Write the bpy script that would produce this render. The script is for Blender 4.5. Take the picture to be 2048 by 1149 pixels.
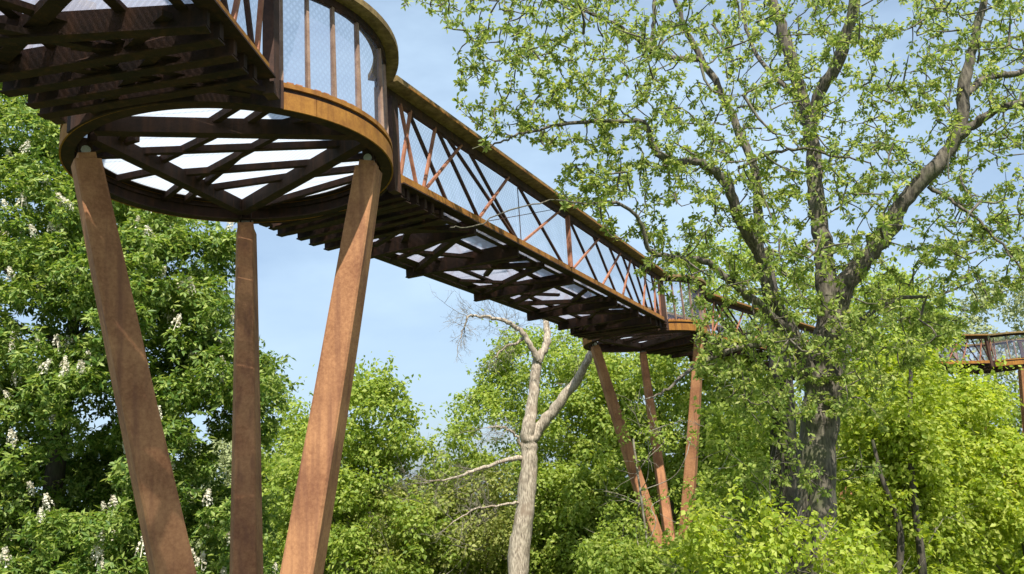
import bpy, math, random
import numpy as np
from mathutils import Vector, Matrix
for _o in list(bpy.data.objects):
    bpy.data.objects.remove(_o, do_unlink=True)
SC = bpy.context.scene
COL = SC.collection
RNG = np.random.default_rng(7)
random.seed(7)

# ------------------------------------------------------------------ camera
ZC = 12.7                                   # eye height on the stair landing (m)
FPX, PITCH, ROLL = 1632.0, 0.23596, -0.0731
cam_d = bpy.data.cameras.new('camera')
cam = bpy.data.objects.new('camera', cam_d)
COL.objects.link(cam)
cam_d.sensor_width = 36.0
cam_d.lens = 36.0 * FPX / 2048.0
cam_d.clip_end = 2000.0
cam_d.clip_start = 0.05
_f = Vector((0, math.cos(PITCH), math.sin(PITCH)))
_u0 = Vector((0, -math.sin(PITCH), math.cos(PITCH)))
_r0 = Vector((1, 0, 0))
_c, _s = math.cos(ROLL), math.sin(ROLL)
_right = _r0 * _c + _u0 * _s
_up = _u0 * _c - _r0 * _s
cam.matrix_world = Matrix(((_right.x, _up.x, -_f.x, 0), (_right.y, _up.y, -_f.y, 0),
                           (_right.z, _up.z, -_f.z, ZC), (0, 0, 0, 1)))
SC.camera = cam

# ------------------------------------------------------------------ sky, sun, exposure
TO_SUN = Vector((0.12, -0.56, 0.82)).normalized()
world = bpy.data.worlds.new('World')
SC.world = world
world.use_nodes = True
nt = world.node_tree
nt.nodes.clear()
w_out = nt.nodes.new('ShaderNodeOutputWorld')
w_bg = nt.nodes.new('ShaderNodeBackground')
w_sky = nt.nodes.new('ShaderNodeTexSky')
w_sky.sky_type = 'NISHITA'
w_sky.sun_disc = False
w_sky.sun_elevation = math.asin(TO_SUN.z)
w_sky.sun_rotation = math.atan2(TO_SUN.x, TO_SUN.y)
w_sky.air_density = 1.0
w_sky.dust_density = 2.5
w_sky.ozone_density = 1.5
w_co = nt.nodes.new('ShaderNodeTexCoord')
w_map = nt.nodes.new('ShaderNodeMapping')
w_map.inputs['Scale'].default_value = (1.0, 1.0, 2.6)
w_n = nt.nodes.new('ShaderNodeTexNoise')
w_n.inputs['Scale'].default_value = 2.3
w_n.inputs['Detail'].default_value = 6.0
w_n.inputs['Roughness'].default_value = 0.55
w_rmp = nt.nodes.new('ShaderNodeValToRGB')
w_rmp.color_ramp.elements[0].position = 0.38
w_rmp.color_ramp.elements[0].color = (0.38, 0.38, 0.38, 1)
w_rmp.color_ramp.elements[1].position = 0.66
w_rmp.color_ramp.elements[1].color = (0.97, 0.97, 0.97, 1)
w_mix = nt.nodes.new('ShaderNodeMixRGB')
w_mix.inputs['Color2'].default_value = (3.6, 4.8, 6.1, 1)     # thin bright cloud, in the sky's own units
nt.links.new(w_co.outputs['Generated'], w_map.inputs['Vector'])
nt.links.new(w_map.outputs['Vector'], w_n.inputs['Vector'])
nt.links.new(w_n.outputs['Fac'], w_rmp.inputs['Fac'])
nt.links.new(w_rmp.outputs['Color'], w_mix.inputs['Fac'])
nt.links.new(w_sky.outputs['Color'], w_mix.inputs['Color1'])
nt.links.new(w_mix.outputs['Color'], w_bg.inputs['Color'])
w_bg.inputs['Strength'].default_value = 0.10
nt.links.new(w_bg.outputs['Background'], w_out.inputs['Surface'])

sun_d = bpy.data.lights.new('sun', 'SUN')
sun_d.energy = 4.6
sun_d.angle = math.radians(0.5)
sun_d.color = (1.0, 0.95, 0.86)
sun = bpy.data.objects.new('sun', sun_d)
COL.objects.link(sun)
sun.location = (0, -20, 60)
sun.rotation_euler = (-TO_SUN).to_track_quat('-Z', 'Y').to_euler()

SC.view_settings.view_transform = 'Standard'
SC.view_settings.look = 'None'
SC.view_settings.gamma = 1.0
SC.view_settings.use_curve_mapping = False
SC.view_settings.exposure = 0.85
SC.render.engine = 'CYCLES'
SC.cycles.max_bounces = 8
SC.cycles.diffuse_bounces = 3
SC.cycles.transmission_bounces = 4
SC.cycles.transparent_max_bounces = 16

# ------------------------------------------------------------------ helpers
def ray(px, py):
    """direction (world, y-forward) of a photo pixel, used to survey positions"""
    ux, uy = px - 1024.0, py - 574.5
    c, s = math.cos(-ROLL), math.sin(-ROLL)
    x, y = ux * c - uy * s, ux * s + uy * c
    cp, sp = math.cos(PITCH), math.sin(PITCH)
    return np.array([x, FPX * cp + y * sp, FPX * sp - y * cp]) / FPX

def at_y(px, py, Y):
    d = ray(px, py)
    return d * (Y / d[1]) + np.array([0, 0, ZC])

def at_z(px, py, h):                        # h = height above the eye
    d = ray(px, py)
    return d * (h / d[2]) + np.array([0, 0, ZC])

def tag(o, label=None, cat=None, group=None, kind=None):
    if label: o['label'] = label
    if cat: o['category'] = cat
    if group: o['group'] = group
    if kind: o['kind'] = kind
    return o

def empty(name, loc, label, cat, group=None):
    o = bpy.data.objects.new(name, None)
    o.empty_display_size = 0.3
    COL.objects.link(o)
    o.location = [float(v) for v in loc]
    return tag(o, label, cat, group)

def link(name, mesh, parent=None):
    o = bpy.data.objects.new(name, mesh)
    COL.objects.link(o)
    if parent is not None:
        o.parent = parent
    return o

def base_of(parent):
    v = np.zeros(3)
    while parent is not None:
        v = v + np.array(parent.location)
        parent = parent.parent
    return v

def mesh_np(name, V, F, mat, parent=None, smooth=False, kind=None):
    """V in world coordinates, F list/array of faces"""
    V = np.asarray(V, dtype=np.float64) - base_of(parent)
    me = bpy.data.meshes.new(name)
    if isinstance(F, np.ndarray):
        n, k = F.shape
        me.vertices.add(len(V))
        me.vertices.foreach_set('co', V.astype(np.float32).ravel())
        me.loops.add(n * k)
        me.loops.foreach_set('vertex_index', F.astype(np.int32).ravel())
        me.polygons.add(n)
        me.polygons.foreach_set('loop_start', np.arange(0, n * k, k, dtype=np.int32))
        me.update(calc_edges=True)
        if smooth:
            me.polygons.foreach_set('use_smooth', np.ones(n, dtype=bool))
    else:
        me.from_pydata([tuple(v) for v in V], [], F)
        if smooth:
            for p in me.polygons: p.use_smooth = True
    me.materials.append(mat)
    o = link(name, me, parent)
    if kind: o['kind'] = kind
    return o

BOX = [(0, 3, 2, 1), (4, 5, 6, 7), (0, 1, 5, 4), (1, 2, 6, 5), (2, 3, 7, 6), (3, 0, 4, 7)]

def beam(name, a, b, w, h, mat, parent, up=(0, 0, 1), w2=None, h2=None, off=(0, 0, 0)):
    a = np.asarray(a, float) + off
    b = np.asarray(b, float) + off
    d = b - a
    d /= np.linalg.norm(d)
    up = np.asarray(up, float)
    s = np.cross(d, up)
    if np.linalg.norm(s) < 1e-4:
        s = np.cross(d, (1, 0, 0))
    s /= np.linalg.norm(s)
    u = np.cross(s, d)
    w2 = w2 or w
    h2 = h2 or h
    V = []
    for p, ww, hh in ((a, w, h), (b, w2, h2)):
        for i, j in ((-1, -1), (1, -1), (1, 1), (-1, 1)):
            V.append(p + s * (i * ww / 2) + u * (j * hh / 2))
    return mesh_np(name, V, BOX, mat, parent)

# ------------------------------------------------------------------ materials
def new_mat(name):
    m = bpy.data.materials.new(name)
    m.use_nodes = True
    t = m.node_tree
    t.nodes.clear()
    out = t.nodes.new('ShaderNodeOutputMaterial')
    return m, t, out

def steel(name, c1, c2, c3, rough=0.85, streak=1.0, scale=3.0, bump=0.12):
    """weathering steel: blotches plus downward streaks"""
    m, t, out = new_mat(name)
    N, L = t.nodes, t.links
    b = N.new('ShaderNodeBsdfPrincipled')
    geo = N.new('ShaderNodeNewGeometry')
    mp = N.new('ShaderNodeMapping')
    mp.inputs['Scale'].default_value = (9.0, 9.0, 0.7 * streak)
    n1 = N.new('ShaderNodeTexNoise'); n1.inputs['Scale'].default_value = scale; n1.inputs['Detail'].default_value = 5
    n2 = N.new('ShaderNodeTexNoise'); n2.inputs['Scale'].default_value = 1.0; n2.inputs['Detail'].default_value = 4
    n3 = N.new('ShaderNodeTexNoise'); n3.inputs['Scale'].default_value = 45; n3.inputs['Detail'].default_value = 3
    n4 = N.new('ShaderNodeTexNoise'); n4.inputs['Scale'].default_value = 22; n4.inputs['Detail'].default_value = 6; n4.inputs['Roughness'].default_value = 0.7
    av = N.new('ShaderNodeMath'); av.operation = 'MULTIPLY_ADD'; av.inputs[1].default_value = 0.45
    sb = N.new('ShaderNodeMath'); sb.operation = 'MULTIPLY'; sb.inputs[1].default_value = 0.55
    r1 = N.new('ShaderNodeValToRGB')
    r1.color_ramp.elements[0].position = 0.38; r1.color_ramp.elements[0].color = (*c1, 1)
    r1.color_ramp.elements[1].position = 0.60; r1.color_ramp.elements[1].color = (*c2, 1)
    mx = N.new('ShaderNodeMixRGB'); mx.inputs['Color2'].default_value = (*c3, 1)
    r2 = N.new('ShaderNodeMapRange'); r2.inputs['From Min'].default_value = 0.5; r2.inputs['From Max'].default_value = 0.72
    r2.inputs['To Max'].default_value = 0.75
    L.new(geo.outputs['Position'], mp.inputs['Vector'])
    L.new(geo.outputs['Position'], n1.inputs['Vector'])
    L.new(mp.outputs['Vector'], n2.inputs['Vector'])
    L.new(geo.outputs['Position'], n3.inputs['Vector'])
    L.new(geo.outputs['Position'], n4.inputs['Vector'])
    L.new(n1.outputs['Fac'], sb.inputs[0])
    L.new(n4.outputs['Fac'], av.inputs[0])
    L.new(sb.outputs[0], av.inputs[2])
    L.new(av.outputs[0], r1.inputs['Fac'])
    L.new(n2.outputs['Fac'], r2.inputs['Value'])
    L.new(r2.outputs['Result'], mx.inputs['Fac'])
    L.new(r1.outputs['Color'], mx.inputs['Color1'])
    L.new(mx.outputs['Color'], b.inputs['Base Color'])
    b.inputs['Roughness'].default_value = rough
    b.inputs['Specular IOR Level'].default_value = 0.25
    bp = N.new('ShaderNodeBump'); bp.inputs['Strength'].default_value = bump; bp.inputs['Distance'].default_value = 0.02
    L.new(n3.outputs['Fac'], bp.inputs['Height'])
    L.new(bp.outputs['Normal'], b.inputs['Normal'])
    L.new(b.outputs['BSDF'], out.inputs['Surface'])
    return m

def bark(name, c1, c2, c3, scale=6.0, bump=0.6):
    m, t, out = new_mat(name)
    N, L = t.nodes, t.links
    b = N.new('ShaderNodeBsdfPrincipled')
    geo = N.new('ShaderNodeNewGeometry')
    mp = N.new('ShaderNodeMapping'); mp.inputs['Scale'].default_value = (4, 4, 0.9)
    n1 = N.new('ShaderNodeTexNoise'); n1.inputs['Scale'].default_value = scale; n1.inputs['Detail'].default_value = 6
    n2 = N.new('ShaderNodeTexNoise'); n2.inputs['Scale'].default_value = 2.2; n2.inputs['Detail'].default_value = 4
    r1 = N.new('ShaderNodeValToRGB')
    r1.color_ramp.elements[0].position = 0.35; r1.color_ramp.elements[0].color = (*c1, 1)
    r1.color_ramp.elements[1].position = 0.65; r1.color_ramp.elements[1].color = (*c2, 1)
    r2 = N.new('ShaderNodeMapRange'); r2.inputs['From Min'].default_value = 0.52; r2.inputs['From Max'].default_value = 0.7
    mx = N.new('ShaderNodeMixRGB'); mx.inputs['Color2'].default_value = (*c3, 1)
    L.new(geo.outputs['Position'], mp.inputs['Vector'])
    L.new(mp.outputs['Vector'], n1.inputs['Vector'])
    L.new(geo.outputs['Position'], n2.inputs['Vector'])
    L.new(n1.outputs['Fac'], r1.inputs['Fac'])
    L.new(n2.outputs['Fac'], r2.inputs['Value'])
    L.new(r2.outputs['Result'], mx.inputs['Fac'])
    L.new(r1.outputs['Color'], mx.inputs['Color1'])
    L.new(mx.outputs['Color'], b.inputs['Base Color'])
    b.inputs['Roughness'].default_value = 0.9
    bp = N.new('ShaderNodeBump'); bp.inputs['Strength'].default_value = bump; bp.inputs['Distance'].default_value = 0.03
    L.new(n1.outputs['Fac'], bp.inputs['Height'])
    L.new(bp.outputs['Normal'], b.inputs['Normal'])
    L.new(b.outputs['BSDF'], out.inputs['Surface'])
    return m

def leafmat(name, ca, cb, cc, trans=0.45, gloss=0.06):
    """two-sided leaf: every leaf its own tint, light passes through"""
    m, t, out = new_mat(name)
    N, L = t.nodes, t.links
    geo = N.new('ShaderNodeNewGeometry')
    oi = N.new('ShaderNodeObjectInfo')
    add = N.new('ShaderNodeMath'); add.operation = 'ADD'
    fr = N.new('ShaderNodeMath'); fr.operation = 'FRACT'
    L.new(geo.outputs['Random Per Island'], add.inputs[0])
    L.new(oi.outputs['Random'], add.inputs[1])
    L.new(add.outputs[0], fr.inputs[0])
    r = N.new('ShaderNodeValToRGB')
    e = r.color_ramp.elements
    e[0].position = 0.0; e[0].color = (*ca, 1)
    e[1].position = 1.0; e[1].color = (*cc, 1)
    k = e.new(0.55); k.color = (*cb, 1)
    L.new(fr.outputs[0], r.inputs['Fac'])
    d = N.new('ShaderNodeBsdfDiffuse')
    tr = N.new('ShaderNodeBsdfTranslucent')
    hs = N.new('ShaderNodeHueSaturation')
    hs.inputs['Hue'].default_value = 0.485; hs.inputs['Saturation'].default_value = 1.1; hs.inputs['Value'].default_value = 1.25
    L.new(r.outputs['Color'], d.inputs['Color'])
    L.new(r.outputs['Color'], hs.inputs['Color'])
    L.new(hs.outputs['Color'], tr.inputs['Color'])
    m1 = N.new('ShaderNodeMixShader'); m1.inputs['Fac'].default_value = trans
    L.new(d.outputs[0], m1.inputs[1]); L.new(tr.outputs[0], m1.inputs[2])
    g = N.new('ShaderNodeBsdfGlossy'); g.inputs['Roughness'].default_value = 0.5
    g.inputs['Color'].default_value = (0.9, 0.95, 0.9, 1)
    m2 = N.new('ShaderNodeMixShader'); m2.inputs['Fac'].default_value = gloss
    L.new(m1.outputs[0], m2.inputs[1]); L.new(g.outputs[0], m2.inputs[2])
    L.new(m2.outputs[0], out.inputs['Surface'])
    return m

def meshmat(name, col, lo, hi, translucent=0.0, scale=60.0, rot=0.0):
    """woven wire / expanded metal too fine to resolve: partly open, partly metal"""
    m, t, out = new_mat(name)
    N, L = t.nodes, t.links
    co = N.new('ShaderNodeNewGeometry')
    w = N.new('ShaderNodeTexWave'); w.wave_type = 'BANDS'; w.bands_direction = 'DIAGONAL'
    w.inputs['Scale'].default_value = scale; w.inputs['Distortion'].default_value = 0.6
    wb = N.new('ShaderNodeTexWave'); wb.wave_type = 'BANDS'; wb.bands_direction = 'DIAGONAL'
    wb.inputs['Scale'].default_value = scale; wb.inputs['Distortion'].default_value = 0.6
    fl = N.new('ShaderNodeMapping'); fl.inputs['Scale'].default_value = (-1, -1, 1)
    L.new(co.outputs['Position'], fl.inputs['Vector']); L.new(fl.outputs['Vector'], wb.inputs['Vector'])
    wm = N.new('ShaderNodeMath'); wm.operation = 'MAXIMUM'
    L.new(w.outputs['Fac'], wm.inputs[0]); L.new(wb.outputs['Fac'], wm.inputs[1])
    n = N.new('ShaderNodeTexNoise'); n.inputs['Scale'].default_value = 1.7; n.inputs['Detail'].default_value = 3
    L.new(co.outputs['Position'], w.inputs['Vector'])
    L.new(co.outputs['Position'], n.inputs['Vector'])
    ad = N.new('ShaderNodeMath'); ad.operation = 'MULTIPLY_ADD'
    ad.inputs[1].default_value = 0.5
    L.new(wm.outputs[0], ad.inputs[0])
    hf = N.new('ShaderNodeMath'); hf.operation = 'MULTIPLY'; hf.inputs[1].default_value = 0.5
    L.new(n.outputs['Fac'], hf.inputs[0])
    L.new(hf.outputs[0], ad.inputs[2])
    mr = N.new('ShaderNodeMapRange')
    mr.inputs['From Min'].default_value = 0.15; mr.inputs['From Max'].default_value = 0.85
    mr.inputs['To Min'].default_value = lo; mr.inputs['To Max'].default_value = hi
    L.new(ad.outputs[0], mr.inputs['Value'])
    tp = N.new('ShaderNodeBsdfTransparent')
    d = N.new('ShaderNodeBsdfDiffuse'); d.inputs['Color'].default_value = (*col, 1)
    sh = d
    if translucent > 0:
        tr = N.new('ShaderNodeBsdfTranslucent'); tr.inputs['Color'].default_value = (*col, 1)
        mm = N.new('ShaderNodeMixShader'); mm.inputs['Fac'].default_value = translucent
        L.new(d.outputs[0], mm.inputs[1]); L.new(tr.outputs[0], mm.inputs[2])
        sh = mm
    mx = N.new('ShaderNodeMixShader')
    L.new(mr.outputs['Result'], mx.inputs['Fac'])
    L.new(tp.outputs[0], mx.inputs[1]); L.new(sh.outputs[0], mx.inputs[2])
    L.new(mx.outputs[0], out.inputs['Surface'])
    return m

M = {}
M['leg'] = steel('weathering_steel_leg', (0.235, 0.10, 0.048), (0.45, 0.22, 0.105), (0.17, 0.072, 0.045), streak=0.5, scale=1.6)
M['fascia'] = steel('weathering_steel_fascia', (0.23, 0.095, 0.02), (0.36, 0.165, 0.032), (0.14, 0.052, 0.017), streak=2.0, scale=4)
M['member'] = steel('weathering_steel_member', (0.26, 0.10, 0.055), (0.38, 0.17, 0.10), (0.16, 0.07, 0.045), scale=6)
M['dark'] = steel('shade_toned_steel', (0.020, 0.012, 0.010), (0.045, 0.022, 0.015), (0.08, 0.034, 0.018), scale=2.5)  # same rusty steel, with the shade of undersides and recesses put into the colour
M['tie'] = steel('shade_toned_tie_steel', (0.035, 0.021, 0.017), (0.08, 0.042, 0.03), (0.10, 0.045, 0.025), scale=4)  # shade on tie bars and top chords is put into this steel's colour
M['rail'] = steel('rail_timber', (0.13, 0.085, 0.035), (0.26, 0.18, 0.075), (0.08, 0.05, 0.025), scale=8, streak=6)
M['post'] = steel('post_steel', (0.20, 0.12, 0.085), (0.33, 0.22, 0.16), (0.15, 0.08, 0.05), scale=5)
M['pin'] = steel('pin_steel', (0.25, 0.24, 0.22), (0.40, 0.38, 0.35), (0.2, 0.12, 0.08), rough=0.45)
M['wire'] = meshmat('woven_wire_mesh', (0.19, 0.21, 0.31), 0.03, 0.33, scale=6.0)
M['deck'] = meshmat('expanded_metal_deck', (0.72, 0.76, 0.82), 0.62, 0.92, translucent=0.75, scale=9)
M['grating'] = meshmat('expanded_metal_grating', (0.50, 0.50, 0.58), 0.40, 0.72, translucent=0.6, scale=9)
M['bark_hickory'] = bark('bark_hickory', (0.04, 0.033, 0.024), (0.165, 0.14, 0.105), (0.085, 0.09, 0.04))
M['bark_dead'] = bark('bark_bleached', (0.17, 0.135, 0.10), (0.52, 0.445, 0.34), (0.23, 0.175, 0.125))
M['bark_dark'] = bark('bark_dark', (0.035, 0.028, 0.02), (0.09, 0.075, 0.055), (0.06, 0.065, 0.03))
M['twig'] = bark('twig_grey', (0.16, 0.14, 0.11), (0.32, 0.28, 0.22), (0.12, 0.10, 0.07))
M['leaf_hickory'] = leafmat('leaf_hickory', (0.16, 0.245, 0.05), (0.3, 0.385, 0.085), (0.46, 0.49, 0.16), trans=0.54, gloss=0.012)
M['leaf_chestnut'] = leafmat('leaf_chestnut', (0.075, 0.155, 0.026), (0.19, 0.285, 0.048), (0.4, 0.47, 0.13), trans=0.45, gloss=0.02)
M['leaf_fresh'] = leafmat('leaf_fresh', (0.17, 0.265, 0.042), (0.31, 0.405, 0.07), (0.45, 0.51, 0.13), trans=0.54, gloss=0.012)
M['leaf_mid'] = leafmat('leaf_mid', (0.12, 0.2, 0.03), (0.23, 0.31, 0.05), (0.35, 0.41, 0.09), trans=0.48, gloss=0.012)
M['leaf_olive'] = leafmat('leaf_olive', (0.2, 0.25, 0.055), (0.32, 0.365, 0.09), (0.45, 0.46, 0.16), trans=0.5, gloss=0.01)
M['leaf_yellow'] = leafmat('leaf_yellow', (0.22, 0.32, 0.034), (0.38, 0.47, 0.06), (0.52, 0.57, 0.13), trans=0.54, gloss=0.012)
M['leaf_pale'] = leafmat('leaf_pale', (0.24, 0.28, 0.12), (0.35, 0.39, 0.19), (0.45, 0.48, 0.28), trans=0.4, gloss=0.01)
M['flower'] = leafmat('flower_white', (0.62, 0.56, 0.42), (0.74, 0.70, 0.58), (0.80, 0.78, 0.68), trans=0.3, gloss=0.0)
m_g, t_g, o_g = new_mat('woodland_floor')
_b = t_g.nodes.new('ShaderNodeBsdfPrincipled')
_n = t_g.nodes.new('ShaderNodeTexNoise'); _n.inputs['Scale'].default_value = 0.4; _n.inputs['Detail'].default_value = 8
_r = t_g.nodes.new('ShaderNodeValToRGB')
_r.color_ramp.elements[0].color = (0.035, 0.06, 0.018, 1); _r.color_ramp.elements[1].color = (0.09, 0.12, 0.035, 1)
_cg = t_g.nodes.new('ShaderNodeNewGeometry')
t_g.links.new(_cg.outputs['Position'], _n.inputs['Vector'])
t_g.links.new(_n.outputs['Fac'], _r.inputs['Fac'])
t_g.links.new(_r.outputs['Color'], _b.inputs['Base Color'])
_b.inputs['Roughness'].default_value = 0.95
t_g.links.new(_b.outputs[0], o_g.inputs['Surface'])

# ------------------------------------------------------------------ ground
g = mesh_np('ground', [(-400, -300, 0), (400, -300, 0), (400, 500, 0), (-400, 500, 0)], [(0, 1, 2, 3)], m_g)
g['kind'] = 'structure'

# ================================================================== the walkway
ZR = ZC + 4.33            # underside of the node rings
RR = 2.10                 # ring radius
Z_FASCIA, Z_GROOVE, Z_FLANGE = ZR + 0.215, ZR + 0.275, ZR + 0.335
Z_DECK = ZR + 0.29
Z_RAIL0, Z_RAIL1 = ZR + 1.70, ZR + 1.79
HALF = 1.22               # half width of a span between its side panels

NODES = [np.array([-5.1, -8.45]), np.array([-3.60, 10.29]), np.array([4.36, 27.36]),
         np.array([15.6, 42.4]), np.array([27.2, 46.6]), np.array([47.5, 43.5])]

def ang_of(a, b):
    d = b - a
    return math.atan2(d[1], d[0])

def arc_strip(name, c, r0, r1, z0, z1, a0, a1, mat, parent, seg_deg=4.0):
    """closed curved bar of rectangular section"""
    n = max(2, int(math.degrees(a1 - a0) / seg_deg))
    V, F = [], []
    full = abs((a1 - a0) - 2 * math.pi) < 1e-6
    cnt = n if full else n + 1
    for i in range(cnt):
        a = a0 + (a1 - a0) * i / n
        ca, sa = math.cos(a), math.sin(a)
        for r, z in ((r0, z0), (r1, z0), (r1, z1), (r0, z1)):
            V.append((c[0] + r * ca, c[1] + r * sa, z))
    for i in range(n):
        p, q = 4 * i, 4 * ((i + 1) % cnt)
        for k in range(4):
            F.append((p + k, p + (k + 1) % 4, q + (k + 1) % 4, q + k))
    if not full:
        F.append((0, 3, 2, 1))
        e = 4 * (cnt - 1)
        F.append((e, e + 1, e + 2, e + 3))
    return mesh_np(name, V, F, mat, parent)

def clip_line(c, p, q, r):
    """clip the infinite line through p,q to a circle"""
    p = np.asarray(p[:2], float) - c; q = np.asarray(q[:2], float) - c
    d = q - p; d /= np.linalg.norm(d)
    t = -(p @ d); m = p + d * t
    h = math.sqrt(max(0.0, r * r - m @ m))
    return c + m - d * h, c + m + d * h

LEG_ANG = [math.radians(-144), math.radians(-6), math.radians(105)]
LEG_R = [1.84, 1.86, 2.02]

def node_platform(idx, label, rot, detail):
    c = NODES[idx]
    root = empty('ring_platform', (c[0], c[1], ZR), label, 'platform', 'round lookout platforms of the walkway')
    prev_a = ang_of(c, NODES[idx - 1])
    next_a = ang_of(c, NODES[idx + 1])
    g_half = math.asin((HALF + 0.06) / RR)
    for q in range(14):                      # rolled plates butted with open joints
        arc_strip('fascia_plate', c, RR - 0.02, RR, ZR, Z_FASCIA, q * math.pi / 7 + 0.1025, (q + 1) * math.pi / 7 + 0.0975, M['fascia'], root)
    arc_strip('bottom_flange', c, RR - 0.17, RR - 0.022, ZR + 0.004, ZR + 0.024, 0, 2 * math.pi, M['dark'], root)
    arc_strip('inner_lining', c, RR - 0.055, RR - 0.024, ZR + 0.026, Z_GROOVE - 0.004, 0, 2 * math.pi, M['dark'], root)
    arc_strip('groove_band', c, RR - 0.09, RR - 0.058, Z_FASCIA - 0.01, Z_GROOVE + 0.01, 0, 2 * math.pi, M['dark'], root)
    arc_strip('top_flange', c, RR - 0.10, RR + 0.002, Z_GROOVE, Z_FLANGE, 0, 2 * math.pi, M['fascia'], root)
    arc_strip('deck_edge', c, RR - 0.22, RR - 0.103, Z_GROOVE + 0.002, Z_FLANGE - 0.004, 0, 2 * math.pi, M['dark'], root)
    for aa in (prev_a, next_a):              # bearing plate where a span meets the ring, shade put into its colour
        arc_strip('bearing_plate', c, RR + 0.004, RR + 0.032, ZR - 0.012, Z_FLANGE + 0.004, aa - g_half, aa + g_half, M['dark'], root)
    # main triangle of beams between the three leg heads
    def survey(p, z):                        # photo point of the first ring -> this ring, turned by rot
        v = at_z(*p, z - ZC)[:2] - NODES[1]
        cr, sr = math.cos(rot), math.sin(rot)
        v = np.array([cr * v[0] - sr * v[1], sr * v[0] + cr * v[1]])
        m_ = np.linalg.norm(v)
        if m_ > RR - 0.07:
            v *= (RR - 0.07) / m_
        return c + v
    for q_, (p, q) in enumerate((((190, 252), (735, 262)), ((185, 268), (486, 418)), ((738, 272), (484, 418)))):
        zz = ZR + 0.15 + 0.003 * q_
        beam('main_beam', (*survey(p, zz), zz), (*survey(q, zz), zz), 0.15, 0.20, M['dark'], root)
    # secondary joists: surveyed for the first ring, the same layout turned for the others
    joists = [((272, 304), (700, 288)), ((340, 348), (655, 324)), ((410, 378), (590, 352)), ((150, 312), (300, 308)),
              ((484, 206), (420, 246)), ((548, 208), (490, 248)), ((452, 258), (320, 322)), ((575, 258), (385, 360)),
              ((490, 300), (372, 400)), ((190, 300), (275, 276)), ((235, 358), (345, 335)), ((372, 362), (318, 402)),
              ((760, 312), (650, 320)), ((750, 334), (590, 352)), ((760, 342), (520, 412)), ((650, 226), (560, 250)), ((255, 258), (225, 296))]
    z = Z_DECK - 0.06
    for k, (p, q) in enumerate(joists):
        zz = z + 0.002 * (k % 9)
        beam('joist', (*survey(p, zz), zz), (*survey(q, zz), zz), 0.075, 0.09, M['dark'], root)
    # deck of expanded metal, laid in strips
    n = 6
    for k in range(n):
        y0 = -1.9 + 3.8 * k / n + 0.006
        y1 = -1.9 + 3.8 * (k + 1) / n - 0.006
        pts = []
        for t in np.linspace(0, 1, 9):
            y = y0 + (y1 - y0) * t
            pts.append((math.sqrt(max(0, 1.92 ** 2 - y * y)), y))
        for t in np.linspace(1, 0, 9):
            y = y0 + (y1 - y0) * t
            pts.append((-math.sqrt(max(0, 1.92 ** 2 - y * y)), y))
        V = [(c[0] + x, c[1] + y, Z_DECK) for x, y in pts] + [(c[0] + x, c[1] + y, Z_DECK + 0.012) for x, y in pts]
        m = len(pts)
        F = [tuple(range(m)), tuple(range(2 * m - 1, m - 1, -1))] + [(i, (i + 1) % m, m + (i + 1) % m, m + i) for i in range(m)]
        mesh_np('deck_panel', V, F, M['deck'], root)
    # two stretches of balustrade between the span openings
    arcs = []
    angs = sorted([(prev_a % (2 * math.pi)), (next_a % (2 * math.pi))])
    arcs.append((angs[0] + g_half, angs[1] - g_half))
    arcs.append((angs[1] + g_half, angs[0] + 2 * math.pi - g_half))
    for a0, a1 in arcs:
        L = (a1 - a0) * RR
        arc_strip('handrail', c, RR - 0.22, RR + 0.14, Z_RAIL0, Z_RAIL1, a0, a1, M['rail'], root)
        arc_strip('top_chord', c, RR - 0.12, RR - 0.04, Z_RAIL0 - 0.10, Z_RAIL0 - 0.001, a0, a1, M['dark'], root)
        # posts crowd towards the openings
        npost = max(3, int(L / (0.36 if detail else 0.6)))
        ts = np.linspace(0, 1, npost)
        ts = 0.5 - 0.5 * np.sign(0.5 - ts) * (np.abs(1 - 2 * ts) ** 0.75)
        pa = [a0 + (a1 - a0) * t for t in ts]
        for i, a in enumerate(pa):
            x, y = c[0] + (RR - 0.08) * math.cos(a), c[1] + (RR - 0.08) * math.sin(a)
            wd = 0.055 if 0 < i < npost - 1 else 0.09
            beam('post', (x, y, Z_FLANGE), (x, y, Z_RAIL0 - 0.1), 0.035, wd + 0.02, M['post'], root,
                 up=(math.cos(a), math.sin(a), 0), h2=wd)
        if detail:
            for i in range(len(pa) - 1):
                for t in (0.3, 0.62):
                    a = pa[i] + (pa[i + 1] - pa[i]) * t
                    p = np.array([math.cos(a), math.sin(a)])
                    tg = np.array([-p[1], p[0]])
                    q = c + p * (RR - 0.06)
                    beam('cleat', (*(q - tg * 0.04), Z_FLANGE + 0.017), (*(q + tg * 0.04), Z_FLANGE + 0.017), 0.05, 0.034, M['member'], root)
        for i in range(len(pa) - 1):
            b0, b1 = pa[i] + 0.012, pa[i + 1] - 0.012
            if b1 - b0 < 0.03:
                continue
            m = 4
            V, F = [], []
            for k in range(m + 1):
                a = b0 + (b1 - b0) * k / m
                x, y = c[0] + (RR - 0.08) * math.cos(a), c[1] + (RR - 0.08) * math.sin(a)
                V += [(x, y, Z_FLANGE + 0.05), (x, y, Z_RAIL0 - 0.11)]
            for k in range(m):
                F.append((2 * k, 2 * k + 2, 2 * k + 3, 2 * k + 1))
            mesh_np('mesh_panel', V, F, M['wire'], root)
    return root

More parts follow.
